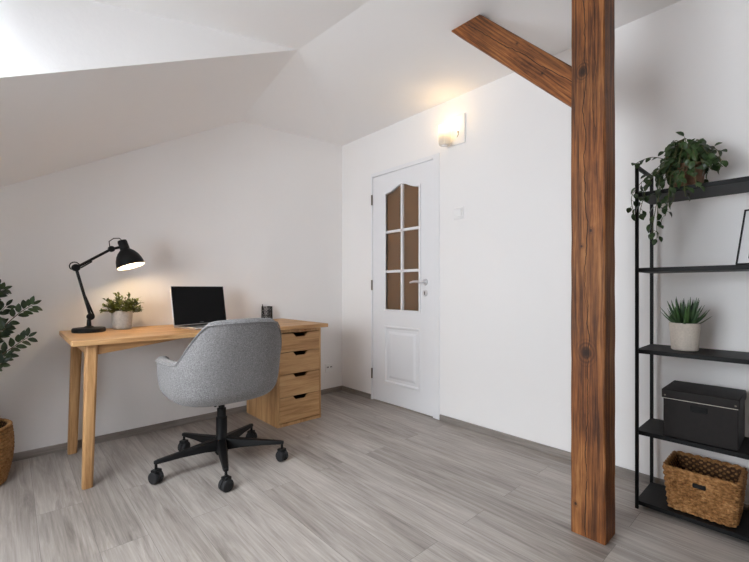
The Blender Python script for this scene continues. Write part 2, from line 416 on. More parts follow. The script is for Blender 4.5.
# glazing bead, muntins
mu=MB()
def off(pts,dd):
    cy=(GL+GR)/2; return [(y+(dd if y>cy else -dd if y<cy else 0), z+(dd if z>1.2 else -dd)) for y,z in pts]
ring_panel(mu,off(inner,.016),inner,-.006,.03)
cy=(GL+GR)/2
mu.box(-.003,.03,cy-.011,cy+.011,GB,arch(cy)); 
for z in (1.137,1.476): mu.box(-.003,.03,GR,GL,z-.011,z+.011)
mu.build('glazing_bars',M['white_gloss'],door,bevel=.003,angle=25)
zs=[GB,1.137,1.476,None]
for a,bb in ((GL,cy),(cy,GR)):
    for r in range(3):
        lo=zs[r]; 
        if r<2: poly=[(a,lo),(bb,lo),(bb,zs[r+1]),(a,zs[r+1])]
        else: poly=[(a,lo),(bb,lo)]+[(bb+(a-bb)*i/8,arch(bb+(a-bb)*i/8)) for i in range(9)]
        MB().prism(poly,0,.018,.023).build('pane',M['door_glass'],door,smooth=False)
# moulded lower panel
def rect(y0,y1,z0,z1): return [(y0,z1),(y1,z1),(y1,z0),(y0,z0)]
pp=MB(); R0=rect(-.592,-1.004,.175,.673)
def sh(dd): return rect(-.592-dd,-1.004+dd,.175+dd,.673-dd)
lv=[(0,.004),(.006,-.003),(.016,-.003),(.026,.010),(.050,.010),(.070,.000)]
vs=[];fs=[]
for dd,x in lv: vs += [(x,y,z) for y,z in sh(dd)]
for i in range(len(lv)-1):
    for k2 in range(4): fs.append((i*4+k2,i*4+(k2+1)%4,(i+1)*4+(k2+1)%4,(i+1)*4+k2))
fs.append(tuple((len(lv)-1)*4+k2 for k2 in range(4)))
pp.add(vs,fs); pp.build('door_panel',M['white_gloss'],door,angle=15)
for z in (1.78,1.022,.237):
    MB().lathe([(.0075,-.045),(.0075,.045)],(-.008,LA+.004,z),12).build('hinge',M['hinge'],door,bevel=.001)
hd=MB(); HY,HZ=-1.055,1.042
Mx=Matrix.Translation((.004,HY,HZ))@Matrix.Rotation(-PI/2,4,'Y')
hd.lathe([(.026,0),(.026,.006),(.022,.010),(.011,.011),(.0105,.045)],seg=24,M=Mx)
hd.tube([(-.038,HY,HZ),(-.046,HY+.012,HZ),(-.047,HY+.04,HZ+.003),(-.047,HY+.085,HZ+.002),(-.044,HY+.118,HZ-.004)],[.0105,.011,.0105,.0095,.008],10)
o=hd.build('door_handle',M['chrome'],door); o['label']='steel lever handle'
ke=MB(); Mk=Matrix.Translation((.004,HY,.956))@Matrix.Rotation(-PI/2,4,'Y')
ke.lathe([(.026,0),(.026,.006),(.022,.009)],seg=24,M=Mk)
kk=ke.build('keyhole_rose',M['chrome'],door); kk['label']='round steel keyhole cover'
MB().box(-.0065,-.004,HY-.003,HY+.003,.942,.968).build('keyhole',M['dark'],kk,smooth=False)  # solid block, its black stands for the shade in the keyhole

# ------------------------------------------------------------------ post with brace
post=thing('timber_post','reddish-brown old timber post with a slanting brace, standing on the grey floor','post',(-.6435,-2.491,0))
mt=timber('old_timber_post',2,1,[(.002,.004,.9,2.6,.0013),(.004,-.006,-.2,1.0,.0013),(-.03,.002,1.5,2.5,.0006)],[(1.86,.018,.036),(1.22,-.012,.016),(1.16,.022,.014),(.735,.004,.045),(2.2,-.03,.012),(.12,.045,.012)])
p=MB(); rr=random.Random(3); prev=None
hx,hy=.0575,.062
rings=[]
for i in range(25):
    z=(ZC+.01)*i/24; ch=.005+.003*math.sin(i*1.7)
    wx=hx+rr.uniform(-.0012,.0012); wy=hy+.0025*(1-i/24)+rr.uniform(-.0012,.0012)
    rings.append([(-wx,wy-.004,z),(-wx,-wy+ch,z),(-wx+ch*.8,-wy,z),(wx,-wy,z),(wx,wy,z),(-wx+.004,wy,z)])
nn=6
p.add([v for r in rings for v in r],[(i*nn+k2,i*nn+(k2+1)%nn,(i+1)*nn+(k2+1)%nn,(i+1)*nn+k2) for i in range(24) for k2 in range(nn)]+[tuple(range(nn))[::-1],tuple(24*nn+k2 for k2 in range(nn))])
p.build('post',mt,post,angle=20)
# brace: runs from the post up towards the back wall, ending in the ceiling
bv=[(-2.425,1.914),(-1.955,2.384),(-1.775,2.384),(-2.425,1.741)]
br=MB(); L=Vector((0,.70,.714)).normalized()
BM=Matrix.Translation((0,0,0))
org=Vector((-.59,-2.43,1.82))
e1=Vector((0,.465+.0,.50)).normalized(); e2=Vector((0,-e1.z,e1.y)); e3=Vector((1,0,0))
R=Matrix((e1,e2,e3)).transposed().to_4x4()
inv=(Matrix.Translation(org)@R).inverted()
pts=[Vector((0,y,z)) for y,z in bv]
lo=[inv@Vector((-.637,q.y,q.z)) for q in pts]; hi=[inv@Vector((-.545,q.y,q.z)) for q in pts]
br.hull(lo,hi)
mbr=timber('old_timber_brace',0,1,[(.012,-.05,-.2,.9,.0014)],[(.42,.02,.014),(.2,-.02,.012)])
bo=br.build('brace',mbr,post,bevel=.005)
bo.matrix_local=Matrix.Translation(org-Vector(post.location))@R

# ------------------------------------------------------------------ desk
desk=thing('desk','light oak writing desk with two slightly splayed legs standing along the back wall','desk',(-1.42,-.36,0))
DZT=.735
MB().box(-.755,.755,-.335,.335,DZT-.026,DZT).build('tabletop',M['oak_x'],desk,bevel=.003)
def leg(tx,ty,bx,by,s0=.027,s1=.023):
    m=MB()
    def ring(cx,cy,z,s): 
        c_=s*.35; return [(cx-s+c_,cy-s,z),(cx+s-c_,cy-s,z),(cx+s,cy-s+c_,z),(cx+s,cy+s-c_,z),(cx+s-c_,cy+s,z),(cx-s+c_,cy+s,z),(cx-s,cy+s-c_,z),(cx-s,cy-s+c_,z)]
    m.hull(ring(bx,by,0,s1),ring(tx,ty,DZT-.026,s0)); m.build('leg',M['oak_z'],desk,bevel=.003)
leg(-.672,-.285,-.690,-.297); leg(-.676,.262,-.698,.272)
m=MB(); m.prism([(-.645,.657),(-.645,DZT-.026),(-.20,DZT-.026),(-.32,.695)],1,-.295,-.272)
m.build('apron',M['oak_x'],desk,bevel=.002)
m=MB(); m.box(-.682,-.664,-.255,.24,.645,DZT-.026); m.build('side_rail',M['oak_x'],desk,bevel=.002)
for y0 in (-.10,.18):
    m=MB(); m.box(.46,.74,y0,y0+.04,.690,DZT-.026); m.build('support_block',M['oak_x'],desk)

# ------------------------------------------------------------------ drawer cabinet
CX0,CX1,CYF,CYB,CH=-.998,-.628,-.545,-.045,.690
cab=thing('drawer_cabinet','oak drawer cabinet with four drawers under the right end of the desk','cabinet',((CX0+CX1)/2,(CYF+CYB)/2,0))
W=(CX1-CX0)/2; Dp=(CYB-CYF)/2
b=MB(); t=.014
b.box(-W,-W+t,-Dp,Dp,0,CH); b.box(W-t,W,-Dp,Dp,0,CH); b.box(-W+t,W-t,-Dp,Dp,CH-.018,CH); b.box(-W+t,W-t,-Dp,Dp,0,.022); b.box(-W+t,W-t,Dp-.01,Dp,.022,CH-.018)
b.build('body',M['oak_z'],cab,bevel=.0015)
ed=[.026,.207,.371,.530,.668]
for i in range(4):
    z0,z1=ed[i]+.002,ed[i+1]-.002; x0,x1=-W+t+.002,W-t-.002
    nw,nd=.062,.027; cx=.005
    poly=[(x0,z0),(x1,z0),(x1,z1),(cx+nw,z1),(cx+nw-.022,z1-nd),(cx-nw+.022,z1-nd),(cx-nw,z1),(x0,z1)]
    f=MB(); f.prism(poly,1,-Dp-.001,-Dp+.015)
    dr=f.build('drawer',M['oak_x'],cab,bevel=.0015)
    g=MB(); g.box(x0+.01,x1-.01,-Dp+.03,Dp-.03,z0+.005,z1-.04); g.build('drawer_box',M['oak_shade'],dr)  # darkened oak carries the shade seen through the notches

# ------------------------------------------------------------------ office chair
chair=thing('office_chair','grey upholstered tub swivel chair on a black five-star base facing the desk','chair',(-1.51,-.84,0),math.radians(0))
def rimR(th,rx=.296,rf=.285,rb=.296,nx=2.9):
    s_,c_=math.sin(th),math.cos(th); ry=rf if c_>0 else rb
    return 1/((abs(s_)/rx)**nx+(abs(c_)/ry)**nx)**(1/nx)
def sstep(a,b,x):
    x=max(0,min(1,(x-a)/(b-a))); return x*x*(3-2*x)
def rimH(th):
    a=abs(math.degrees(th)-180)
    h=.838-.010*(a/40)**2 if a<40 else .828
    h=h+( .628-h)*sstep(33,63,a)
    h=h-.010*sstep(63,120,a)
    return h+(.485-h)*sstep(126,146,a)
NTH=72
prof=[(.0,.0),(.4,.0),(.70,.004),(.84,.016),(.93,.042),(.98,.075),(1.0,.125)]
sm=MB(); ZB=.386
def shell(th,k,scale=1):
    if k<len(prof): f,dz=prof[k]; return f,ZB+dz
    q=(k-len(prof)+1)/7; h=rimH(th); z=ZB+.125+(h-ZB-.125)*q
    return 1.0+.06*max(0,(z-.51)/.32),z
nk=len(prof)+7
def spt(th,k):
    f,z=shell(th,k); r=rimR(th)*f
    back=max(0,-math.cos(th))
    return Vector((-.012+r*math.sin(th)*(1-.10*max(0,(z-.6)/.22)*back),r*math.cos(th)-.05*max(0,z-.5)/.3*back,z))
vs=[Vector((0,0,ZB))]+[spt(2*PI*i/NTH,k) for k in range(1,nk) for i in range(NTH)]
fs=[(0,1+(i+1)%NTH,1+i) for i in range(NTH)]
for k in range(nk-2):
    for i in range(NTH):
        a=1+k*NTH+i; b_=1+k*NTH+(i+1)%NTH; fs.append((a,b_,b_+NTH,a+NTH))
fs=[f[::-1] for f in fs]
sm.add(vs,fs)
sh_o=sm.build('seat_shell',M['fabric'],chair,angle=60,solid=(.052,1),subsurf=1)
# make sure thickness goes inwards
bpy.context.view_layer.update()
me=sh_o.data
bot=min(me.polygons,key=lambda pl:pl.center.z)
sh_o.modifiers[0].offset = -1 if bot.normal.z<0 else 1
# piping along the outer rim
def seam(th):
    v=spt(th,nk-1); v2=spt(th,nk-2); return v+(v2-v).normalized()*.016+Vector((v.x,v.y,0)).normalized()*.001
MB().tube([seam(2*PI*i/NTH) for i in range(NTH)],.0036,6,closed=True).build('piping',M['fabric'],chair)
cu=MB(); ringz=[(.2,.515),(.57,.517),(.75,.51),(.80,.49),(.80,.45)]
vs=[];fs=[]
for f,z in ringz: vs += [(rimR(2*PI*i/40)*f*math.sin(2*PI*i/40),rimR(2*PI*i/40)*f*math.cos(2*PI*i/40),z) for i in range(40)]
for k in range(len(ringz)-1):
    for i in range(40): fs.append((k*40+i,k*40+(i+1)%40,(k+1)*40+(i+1)%40,(k+1)*40+i))
fs.append(tuple(range(40))); cu.add(vs,fs).build('seat_cushion',M['fabric'],chair,angle=60)
m=MB(); m.box(-.075,.075,-.075,.085,.362,.395); m.build('tilt_mechanism',M['black_metal'],chair,bevel=.008)
m=MB(); m.tube([(-.05,-.05,.376),(-.075,-.10,.374),(-.082,-.125,.372)],[.006,.006,.009],8); m.build('tilt_lever',M['black_plastic'],chair)
m=MB(); m.lathe([(.030,.06),(.036,.07),(.036,.15),(.030,.165),(.030,.265),(.024,.268),(.024,.315),(.017,.317),(.017,.37)],seg=24); m.build('gas_column',M['black_metal'],chair)
for i in range(5):
    a=math.radians(36+72*i); ca,sa=math.cos(a),math.sin(a); Rz=Matrix.Rotation(a,4,'Z')
    m=MB(); prv=[]
    for r_,w_,zl,zh in ((.02,.030,.085,.150),(.10,.026,.096,.142),(.22,.020,.100,.128),(.325,.015,.098,.118),(.345,.011,.098,.114)):
        prv.append([Rz@Vector((r_,-w_,zl)),Rz@Vector((r_,w_,zl)),Rz@Vector((r_,w_*.7,zh)),Rz@Vector((r_,-w_*.7,zh))])
    m.add([v for q in prv for v in q],[(j*4+k2,(j+1)*4+k2,(j+1)*4+(k2+1)%4,j*4+(k2+1)%4) for j in range(4) for k2 in range(4)]+[(0,1,2,3),(19,18,17,16)])
    arm=m.build('base_arm',M['black_plastic'],chair,bevel=.004)
    sp=random.Random(i).uniform(0,6.28)
    ph=[.5,2.2,3.6,4.9,.2][i]
    Mc=Matrix.Translation((.335*ca,.335*sa,.0315))@Matrix.Rotation(ph,4,'Z')
    cst=MB(); cst.lathe([(.007,.02),(.007,.098)],(.335*ca,.335*sa,0),10); cst.box(-.020,.020,-.016,.020,.020,.040,Mc)
    cs=cst.build('caster',M['black_plastic'],arm,bevel=.004)
    for s_ in (-1,1):
        wl=MB(); Mw=Mc@Matrix.Translation((s_*.0135,0,0))@Matrix.Rotation(PI/2,4,'Y')
        wl.lathe([(.020,-.0125),(.028,-.010),(.0315,-.004),(.0315,.004),(.028,.010),(.020,.0125)],seg=24,M=Mw)
        wl.v=[tuple(v) for v in wl.v]; wl.build('wheel',M['rubber'],arm)

# ------------------------------------------------------------------ desk lamp
lamp=thing('desk_lamp','lit black jointed desk lamp standing on the left end of the desk','lamp',(-2.05,-.215,DZT))
def lp(x,z,y=-.215): return Vector((x+2.05,y+.215,z-DZT))
MB().lathe([(.080,0),(.083,.004),(.083,.020),(.079,.025),(.03,.028),(.016,.036)],seg=48).build('base',M['black_metal'],lamp)
m=MB(); m.tube([(0,0,.03),(0.0,0,.075)],[.013,.010],12); m.ball((.006,0,.092),.017); m.build('pivot',M['black_metal'],lamp)
J1=lp(-2.042,.825); J2=lp(-2.112,1.112); J3=lp(-1.938,1.232)
def bar(a,b,offy,r): return [a+Vector((0,offy,0)),b+Vector((0,offy,0))]
m=MB()
for oy in (-.009,.009): m.tube(bar(J1,J2,oy,0),.0068,8)
m.build('lower_arm',M['black_metal'],lamp)
m=MB(); mid=J1.lerp(J2,.42)
for oy in (-.010,.010): m.tube([J1+Vector((.016,oy,.004)),mid+Vector((.004,oy,0))],.0040,6)
m.build('spring',M['black_metal'],lamp)
m=MB()
for oy in (-.006,.006): m.tube([J2+Vector((0,oy,0)),J3+Vector((0,oy,0))],.0075,8)
m.tube([J2.lerp(J3,.1)+Vector((.006,0,-.012)),J2.lerp(J3,.42)+Vector((.004,0,-.011))],.004,6)
m.build('upper_arm',M['black_metal'],lamp)
def disc(mb,c_,r,hw): mb.lathe([(r*.8,-hw),(r,-hw*.7),(r,hw*.7),(r*.8,hw)],seg=20,M=Matrix.Translation(c_)@Matrix.Rotation(PI/2,4,'X'))
for jj,r_ in ((J2,.021),(J3,.018),(J1,.020)):
    m=MB(); disc(m,jj,r_,.016); m.build('joint',M['black_metal'],lamp)
m=MB(); m.tube([J2+Vector((.024*math.cos(a)-.006,0,.024*math.sin(a)+.008)) for a in [PI*2*i/20 for i in range(14)]],.003,6)
m.build('elbow_cable',M['black_plastic'],lamp)
# head
ax=Vector((.26,-.20,-.95)).normalized()
neck=lp(-1.872,1.252)
Zc=-ax; Xc=Vector((0,1,0)).cross(Zc).normalized(); Yc=Zc.cross(Xc)
Mh=Matrix.Translation(neck)@Matrix((Xc,Yc,Zc)).transposed().to_4x4()
prof_o=[(.078,-.130),(.077,-.112),(.072,-.088),(.062,-.062),(.048,-.040),(.034,-.026),(.027,-.020),(.0265,.028),(.024,.038),(.010,.042)]
MB().lathe(prof_o,seg=40,M=Mh,cap0=False).build('lamp_shade',M['black_metal'],lamp)
prof_i=[(.078,-.130),(.0745,-.1295),(.0735,-.112),(.0685,-.088),(.0585,-.062),(.045,-.042),(.028,-.028)]
o=MB().lathe(prof_i,seg=40,M=Mh,cap0=False).build('shade_lining',M['shade_inside'],lamp); o['label']='white inside of the shade'
bc=Mh@Vector((0,0,-.072))
bl=MB(); bl.ball(bc,.026,16); bl.build('bulb',M['bulb_desk'],lamp)
m=MB(); m.tube([J3,neck+Vector((-.012,0,-.004))],.008,10); m.build('head_joint',M['black_metal'],lamp)
m=MB(); top=Mh@Vector((0,0,.04)); m.tube([J3+Vector((-.008,0,.01)),J3+Vector((-.012,0,.045)),J3+Vector((.012,0,.066)),top+Vector((-.012,0,.012)),top],.0028,6); m.build('cable',M['black_plastic'],lamp)

# ------------------------------------------------------------------ pots and plants
def pot(parent,r0,r1,h,mat,wall=.007,name='pot'):
    MB().lathe([(r0*.93,0),(r0,.004),(r1,h-.004),(r1-.001,h),(r1-wall,h),(r1-wall-.001,h-.02)],seg=40,cap1=False).build(name,mat,parent)
    MB().lathe([(.004,h-.021),(r1-wall-.0005,h-.021)],seg=32,cap0=True,cap1=False).build('soil',M['soil'],parent)
# small bush beside the lamp
pl=thing('potted_bush','small olive-green bushy plant in a pale grey pot beside the desk lamp','plant',(-1.866,-.13,DZT))
pot(pl,.053,.058,.116,M['white_pot'])
rg=random.Random(11); f=MB(); st=MB()
for i in range(64):
    a=rg.uniform(0,2*PI); el=rg.uniform(.3,1.5); L=rg.uniform(.07,.13)
    dv=Vector((math.cos(a)*math.cos(el),math.sin(a)*math.cos(el),math.sin(el)))
    b0=Vector((math.cos(a)*.02,math.sin(a)*.02,.098)); pts=[b0+dv*L*q+Vector((0,0,-.25*L*q*q*math.cos(el))) for q in (0,.35,.7,1)]
    st.tube(pts,.0012,4)
    for q in range(10):
        u=.3+.7*q/9; k2=min(2,int(u*3)); c0=pts[0].lerp(pts[3],u)+Vector((0,0,.06*L*math.sin(PI*u)))
        ld=(dv+Vector((rg.uniform(-1,1),rg.uniform(-1,1),rg.uniform(-.5,.9)))*.9).normalized()
        f.leaf(c0,ld,(rg.uniform(-.5,.5),rg.uniform(-.5,.5),1),rg.uniform(.018,.029),rg.uniform(.011,.016))
f.build('foliage',M['leaf_fern'],pl); st.build('stem',M['stem'],pl)

# pointed succulent on the shelf
pl=thing('potted_aloe','spiky green aloe in a round beige pot alone on the middle shelf','plant',(-.185,-2.712,.7195))
pot(pl,.049,.057,.120,M['stone_pot'])
rg=random.Random(5); f=MB()
for i in range(64):
    a=i*2.4+rg.uniform(-.3,.3); el=math.radians(25+60*(i/64)+rg.uniform(-8,8)); L=rg.uniform(.06,.09)+.05*(i/64)
    dv=Vector((math.cos(a)*math.cos(el),math.sin(a)*math.cos(el),math.sin(el)))
    b0=Vector((math.cos(a)*.018,math.sin(a)*.018,.098))
    pts=[b0+dv*L*q+Vector((0,0,.22*L*q*q*math.cos(el))) for q in (0,.3,.6,.85,1)]
    f.tube(pts,[.005,.006,.0048,.0028,.0005],6,flat=.45)
    for q in (.35,.6,.8):
        pass
f.build('leaves',M['leaf_succ'],pl)

# trailing plant on the top shelf
SHT=1.4225
pl=thing('trailing_plant','bushy trailing green plant in a brown clay pot spilling over the top shelf','plant',(-.185,-2.725,SHT+.0005))
pot(pl,.050,.060,.112,M['clay'])
rg=random.Random(21); f=MB(); st=MB()
def vine(pts,n_leaf,lw=.030,start=.15):
    P=[Vector(p_) for p_ in pts]; fine=[]
    for i in range(len(P)-1):
        p0=P[max(0,i-1)];p1=P[i];p2=P[i+1];p3=P[min(len(P)-1,i+2)]
        for q in range(6):
            u=q/6; fine.append(.5*((2*p1)+(p2-p0)*u+(2*p0-5*p1+4*p2-p3)*u*u+(3*p1-p0-3*p2+p3)*u**3))
    fine.append(P[-1]); st.tube(fine,.0014,5)
    for i in range(n_leaf):
        u=start+(1-start)*(i+.5)/n_leaf; k2=min(len(fine)-2,int(u*(len(fine)-1)))
        tdir=(fine[k2+1]-fine[k2]).normalized()
        ld=(tdir*.5+Vector((rg.uniform(-1,1),rg.uniform(-1,1),rg.uniform(-.7,.5)))).normalized()
        pe=fine[k2]+ld*.012
        st.tube([fine[k2],pe],.0009,4)
        f.leaf(pe,ld+Vector((0,0,-.35)),(rg.uniform(-.5,.1)-.4,rg.uniform(-.4,.4),.8),rg.uniform(.8,1.25)*lw,rg.uniform(.62,.85)*lw,.3,.3)
for i in range(66):
    a=rg.uniform(0,2*PI); rad=rg.uniform(.05,.128); hgt=rg.uniform(.055,.10)+.10*(1-rad/.17)+rg.uniform(-.02,.03)
    ca,sa=math.cos(a),math.sin(a)
    e=Vector((ca*rad*.8,sa*rad*1.05,hgt-.0+rg.uniform(-.05,.02)))
    vine([(ca*.015,sa*.015,.10),(ca*rad*.45,sa*rad*.5,hgt+.055),e],6,.032,.35)
# vines running left along the shelf and hanging over its end and front edge
def T(x,y,z): return (x+.185,y+2.725,z-SHT)
for pts,n_ in (
  ([(-.20,-2.72,1.52),(-.23,-2.66,1.56),(-.27,-2.60,1.50),(-.30,-2.565,1.455),(-.33,-2.545,1.40),(-.32,-2.55,1.335)],13),
  ([(-.20,-2.72,1.52),(-.26,-2.66,1.53),(-.32,-2.61,1.46),(-.335,-2.59,1.38),(-.33,-2.575,1.32)],11),
  ([(-.20,-2.73,1.52),(-.27,-2.70,1.50),(-.325,-2.66,1.44),(-.33,-2.64,1.36),(-.325,-2.625,1.27),(-.32,-2.62,1.235)],12),
  ([(-.20,-2.73,1.52),(-.28,-2.72,1.50),(-.325,-2.70,1.43),(-.33,-2.70,1.37),(-.33,-2.685,1.335)],8),
  ([(-.20,-2.73,1.52),(-.29,-2.69,1.49),(-.33,-2.685,1.42),(-.335,-2.68,1.35),(-.33,-2.67,1.30)],11),
  ([(-.20,-2.74,1.51),(-.29,-2.73,1.48),(-.33,-2.735,1.42),(-.335,-2.74,1.37)],8),
  ([(-.20,-2.73,1.52),(-.28,-2.65,1.49),(-.33,-2.65,1.42),(-.335,-2.645,1.34),(-.33,-2.64,1.25),(-.33,-2.642,1.21)],13),
  ([(-.20,-2.73,1.52),(-.28,-2.76,1.50),(-.32,-2.77,1.44),(-.33,-2.775,1.405)],6),
  ([(-.20,-2.72,1.53),(-.22,-2.63,1.52),(-.24,-2.58,1.47),(-.24,-2.545,1.41),(-.24,-2.54,1.36)],9),
  ([(-.20,-2.72,1.53),(-.25,-2.62,1.58),(-.30,-2.575,1.565),(-.325,-2.555,1.545)],5),
  ([(-.19,-2.74,1.53),(-.20,-2.80,1.58),(-.22,-2.83,1.56),(-.23,-2.84,1.49)],9)):
    vine([T(*q) for q in pts],n_,.030,.2)
f.build('foliage',M['leaf_trail'],pl); st.build('stem',M['stem'],pl)

# large leafy plant in a rope basket, left of the desk
pl=thing('leafy_houseplant','dark green leafy houseplant in a round coiled rope basket left of the desk','plant',(-2.572,-.27,0))
def coil(prof,nrow,mat,rr_,rope):
    m=MB()
    for i in range(nrow):
        u=i/(nrow-1); z=.012+u*(.275); k=u*(len(prof)-1); j=min(len(prof)-2,int(k)); r=prof[j]+(prof[j+1]-prof[j])*(k-j)
        pts=[]
        for q in range(96):
            a=2*PI*q/96; w_=.0022*math.cos(q*PI+ i*PI); pts.append(((r+w_)*math.cos(a),(r+w_)*math.sin(a),z))
        m.tube(pts,rope,6,closed=True)
    return m
pr=[.158,.172,.182,.186,.184,.178]
bk=coil(pr,17,M['rope'],.17,.0095).build('basket',M['rope'],pl,angle=80)
li=MB(); li.lathe([(.150,.004),(.164,.05),(.174,.10),(.178,.16),(.176,.22),(.170,.285)],seg=40,cap1=False); li.build('shaded_lining',M['seagrass_shade'],bk)  # inner wall painted dark as the shade between the coils
MB().lathe([(.005,.225),(.172,.225)],seg=32,cap0=True,cap1=False).build('soil',M['soil'],pl)
rg=random.Random(4); f=MB(); st=MB()
def branch(pts,n_,lw=.05):
    P=[Vector(p_) for p_ in pts]; fine=[]
    for i in range(len(P)-1):
        p0=P[max(0,i-1)];p1=P[i];p2=P[i+1];p3=P[min(len(P)-1,i+2)]
        for q in range(8):
            u=q/8; fine.append(.5*((2*p1)+(p2-p0)*u+(2*p0-5*p1+4*p2-p3)*u*u+(3*p1-p0-3*p2+p3)*u**3))
    fine.append(P[-1]); N_=len(fine); st.tube(fine,[.0045*(1-.75*i/N_) for i in range(N_)],6)
    for i in range(n_):
        u=.34+.66*(i+.5)/n_; k2=min(N_-2,int(u*(N_-1))); td=(fine[k2+1]-fine[k2]).normalized()
        sd=td.cross(Vector((0,1,.2))).normalized()*(1 if i%2 else -1)
        ld=(td*.75+sd*.9+Vector((0,rg.uniform(-.5,.5),rg.uniform(-.15,.25)))).normalized()
        f.leaf(fine[k2]+ld*.006,ld,(rg.uniform(-.3,.3),-.75,.6),lw*rg.uniform(.85,1.25),lw*rg.uniform(.55,.68),.22,.25)
    f.leaf(fine[-1],fine[-1]-fine[-4],(0,-.75,.6),lw,.45*lw,.1,.2)
def Q(x,z,y=-.27): return (x+2.56-max(0,z-.3)*.07,y+.27,z)
for pts,n_ in (
  ([Q(-2.55,.22),Q(-2.50,.55),Q(-2.42,.73,-.3),Q(-2.32,.85,-.3),Q(-2.25,.905,-.3)],13),
  ([Q(-2.55,.22),Q(-2.49,.48),Q(-2.42,.62,-.3),Q(-2.34,.69,-.3),Q(-2.28,.735,-.3)],10),
  ([Q(-2.56,.22),Q(-2.52,.60),Q(-2.47,.82,-.28),Q(-2.40,.95,-.28),Q(-2.36,.985,-.27)],12),
  ([Q(-2.56,.22),Q(-2.54,.60),Q(-2.50,.85,-.2),Q(-2.44,.99,-.2)],11),
  ([Q(-2.55,.22),Q(-2.50,.50),Q(-2.45,.70,-.22),Q(-2.38,.80,-.2)],11),
  ([Q(-2.55,.22),Q(-2.50,.44,-.35),Q(-2.46,.56,-.38),Q(-2.39,.62,-.38)],9),
  ([Q(-2.55,.22),Q(-2.52,.50),Q(-2.47,.74,-.34),Q(-2.41,.87,-.36)],12),
  ([Q(-2.55,.22),Q(-2.53,.50),Q(-2.50,.72,-.24),Q(-2.47,.92,-.24),Q(-2.46,1.0,-.24)],13),
  ([Q(-2.55,.22),Q(-2.52,.42),Q(-2.48,.60,-.3),Q(-2.43,.72,-.3)],11),
  ([Q(-2.55,.22),Q(-2.50,.52),Q(-2.43,.78,-.24),Q(-2.355,.90,-.24)],12),
  ([Q(-2.55,.22),Q(-2.50,.48),Q(-2.44,.70,-.32),Q(-2.365,.79,-.34)],12),
  ([Q(-2.55,.22),Q(-2.50,.55),Q(-2.44,.86,-.30),Q(-2.385,1.0,-.30)],12),
  ([Q(-2.55,.22),Q(-2.50,.42),Q(-2.44,.58,-.30),Q(-2.37,.65,-.30)],11),
  ([Q(-2.57,.22),Q(-2.57,.65),Q(-2.58,.90,-.2),Q(-2.56,1.06,-.2)],11),
  ([Q(-2.57,.22),Q(-2.63,.60),Q(-2.70,.80,-.3),Q(-2.76,.92,-.3)],11),
  ([Q(-2.57,.22),Q(-2.64,.50),Q(-2.74,.65,-.2),Q(-2.84,.74,-.2)],10),
  ([Q(-2.56,.22),Q(-2.53,.55,-.4),Q(-2.48,.72,-.45),Q(-2.42,.82,-.46)],10),
  ([Q(-2.57,.22),Q(-2.60,.55,-.4),Q(-2.62,.78,-.48),Q(-2.62,.92,-.5)],10)):
    branch(pts,int(n_*1.6),.043)
f.build('foliage',M['leaf_fig'],pl); st.build('stem',M['bark'],pl)

# ------------------------------------------------------------------ laptop
lt=thing('laptop','open silver laptop with a black screen on the desk behind the chair','laptop',(-1.42,-.262,DZT),math.radians(16))
LW=.203
m=MB(); m.box(-LW,LW,-.235,.0,0.001,.014); lb=m.build('laptop_base',M['silver'],lt,bevel=.003)
m=MB(); m.box(-LW+.02,LW-.02,-.10,-.015,.0138,.0148); m.build('keyboard',M['black_plastic'],lb,bevel=.0005)
m=MB(); m.box(-.055,.055,-.215,-.125,.0138,.0144); m.build('touchpad',M['silver'],lb)
Ms=Matrix.Translation((0,.0,.014))@Matrix.Rotation(math.radians(-9),4,'X')
m=MB(); m.box(-LW,LW,-.0035,.0035,0,.262,Ms); lid=m.build('screen_lid',M['silver'],lt,bevel=.003)
m=MB(); m.box(-LW+.004,LW-.004,-.0045,-.0034,.004,.258,Ms); m.build('screen',M['screen'],lid)
m=MB(); m.box(-.014,.014,-.0049,-.0044,.011,.0145,Ms); m.build('screen_badge',M['grey_mark'],lid)

# ------------------------------------------------------------------ pencil cup
cup=thing('pencil_cup','small black wire-mesh pencil cup near the right end of the desk','cup',(-.815,-.035,DZT))
m=MB(); r=.043; H=.105
for z in (.003,.035,.07,H): m.tube([(r*math.cos(2*PI*i/32),r*math.sin(2*PI*i/32),z) for i in range(32)],.0025 if z in (.003,H) else .0014,6,closed=True)
for i in range(22):
    for sgn in (1,-1):
        pts=[]
        for q in range(7):
            a=2*PI*i/22+sgn*1.2*q/6; pts.append((r*math.cos(a),r*math.sin(a),.003+(H-.003)*q/6))
        m.tube(pts,0.0016,4)
m.lathe([(.002,.001),(r,.001),(r,.004),(.002,.004)],seg=24)
m.build('wire_cup',M['black_metal'],cup)
for (x,y,dx,dy,h_,mt_,lab) in ((-.018,.010,-.014,.008,.120,'black_plastic','dark pen sticking up out of the black mesh cup'),):
    g=MB(); g.tube([(x,y,0),(x+dx,y+dy,h_-.01),(x+dx*1.05,y+dy*1.05,h_)],[.0038,.0038,.0018],8)
    t_=g.build('pen',M[mt_],None,loc=(-.815,-.035,DZT+.006)); t_['label']=lab; t_['category']='pen'

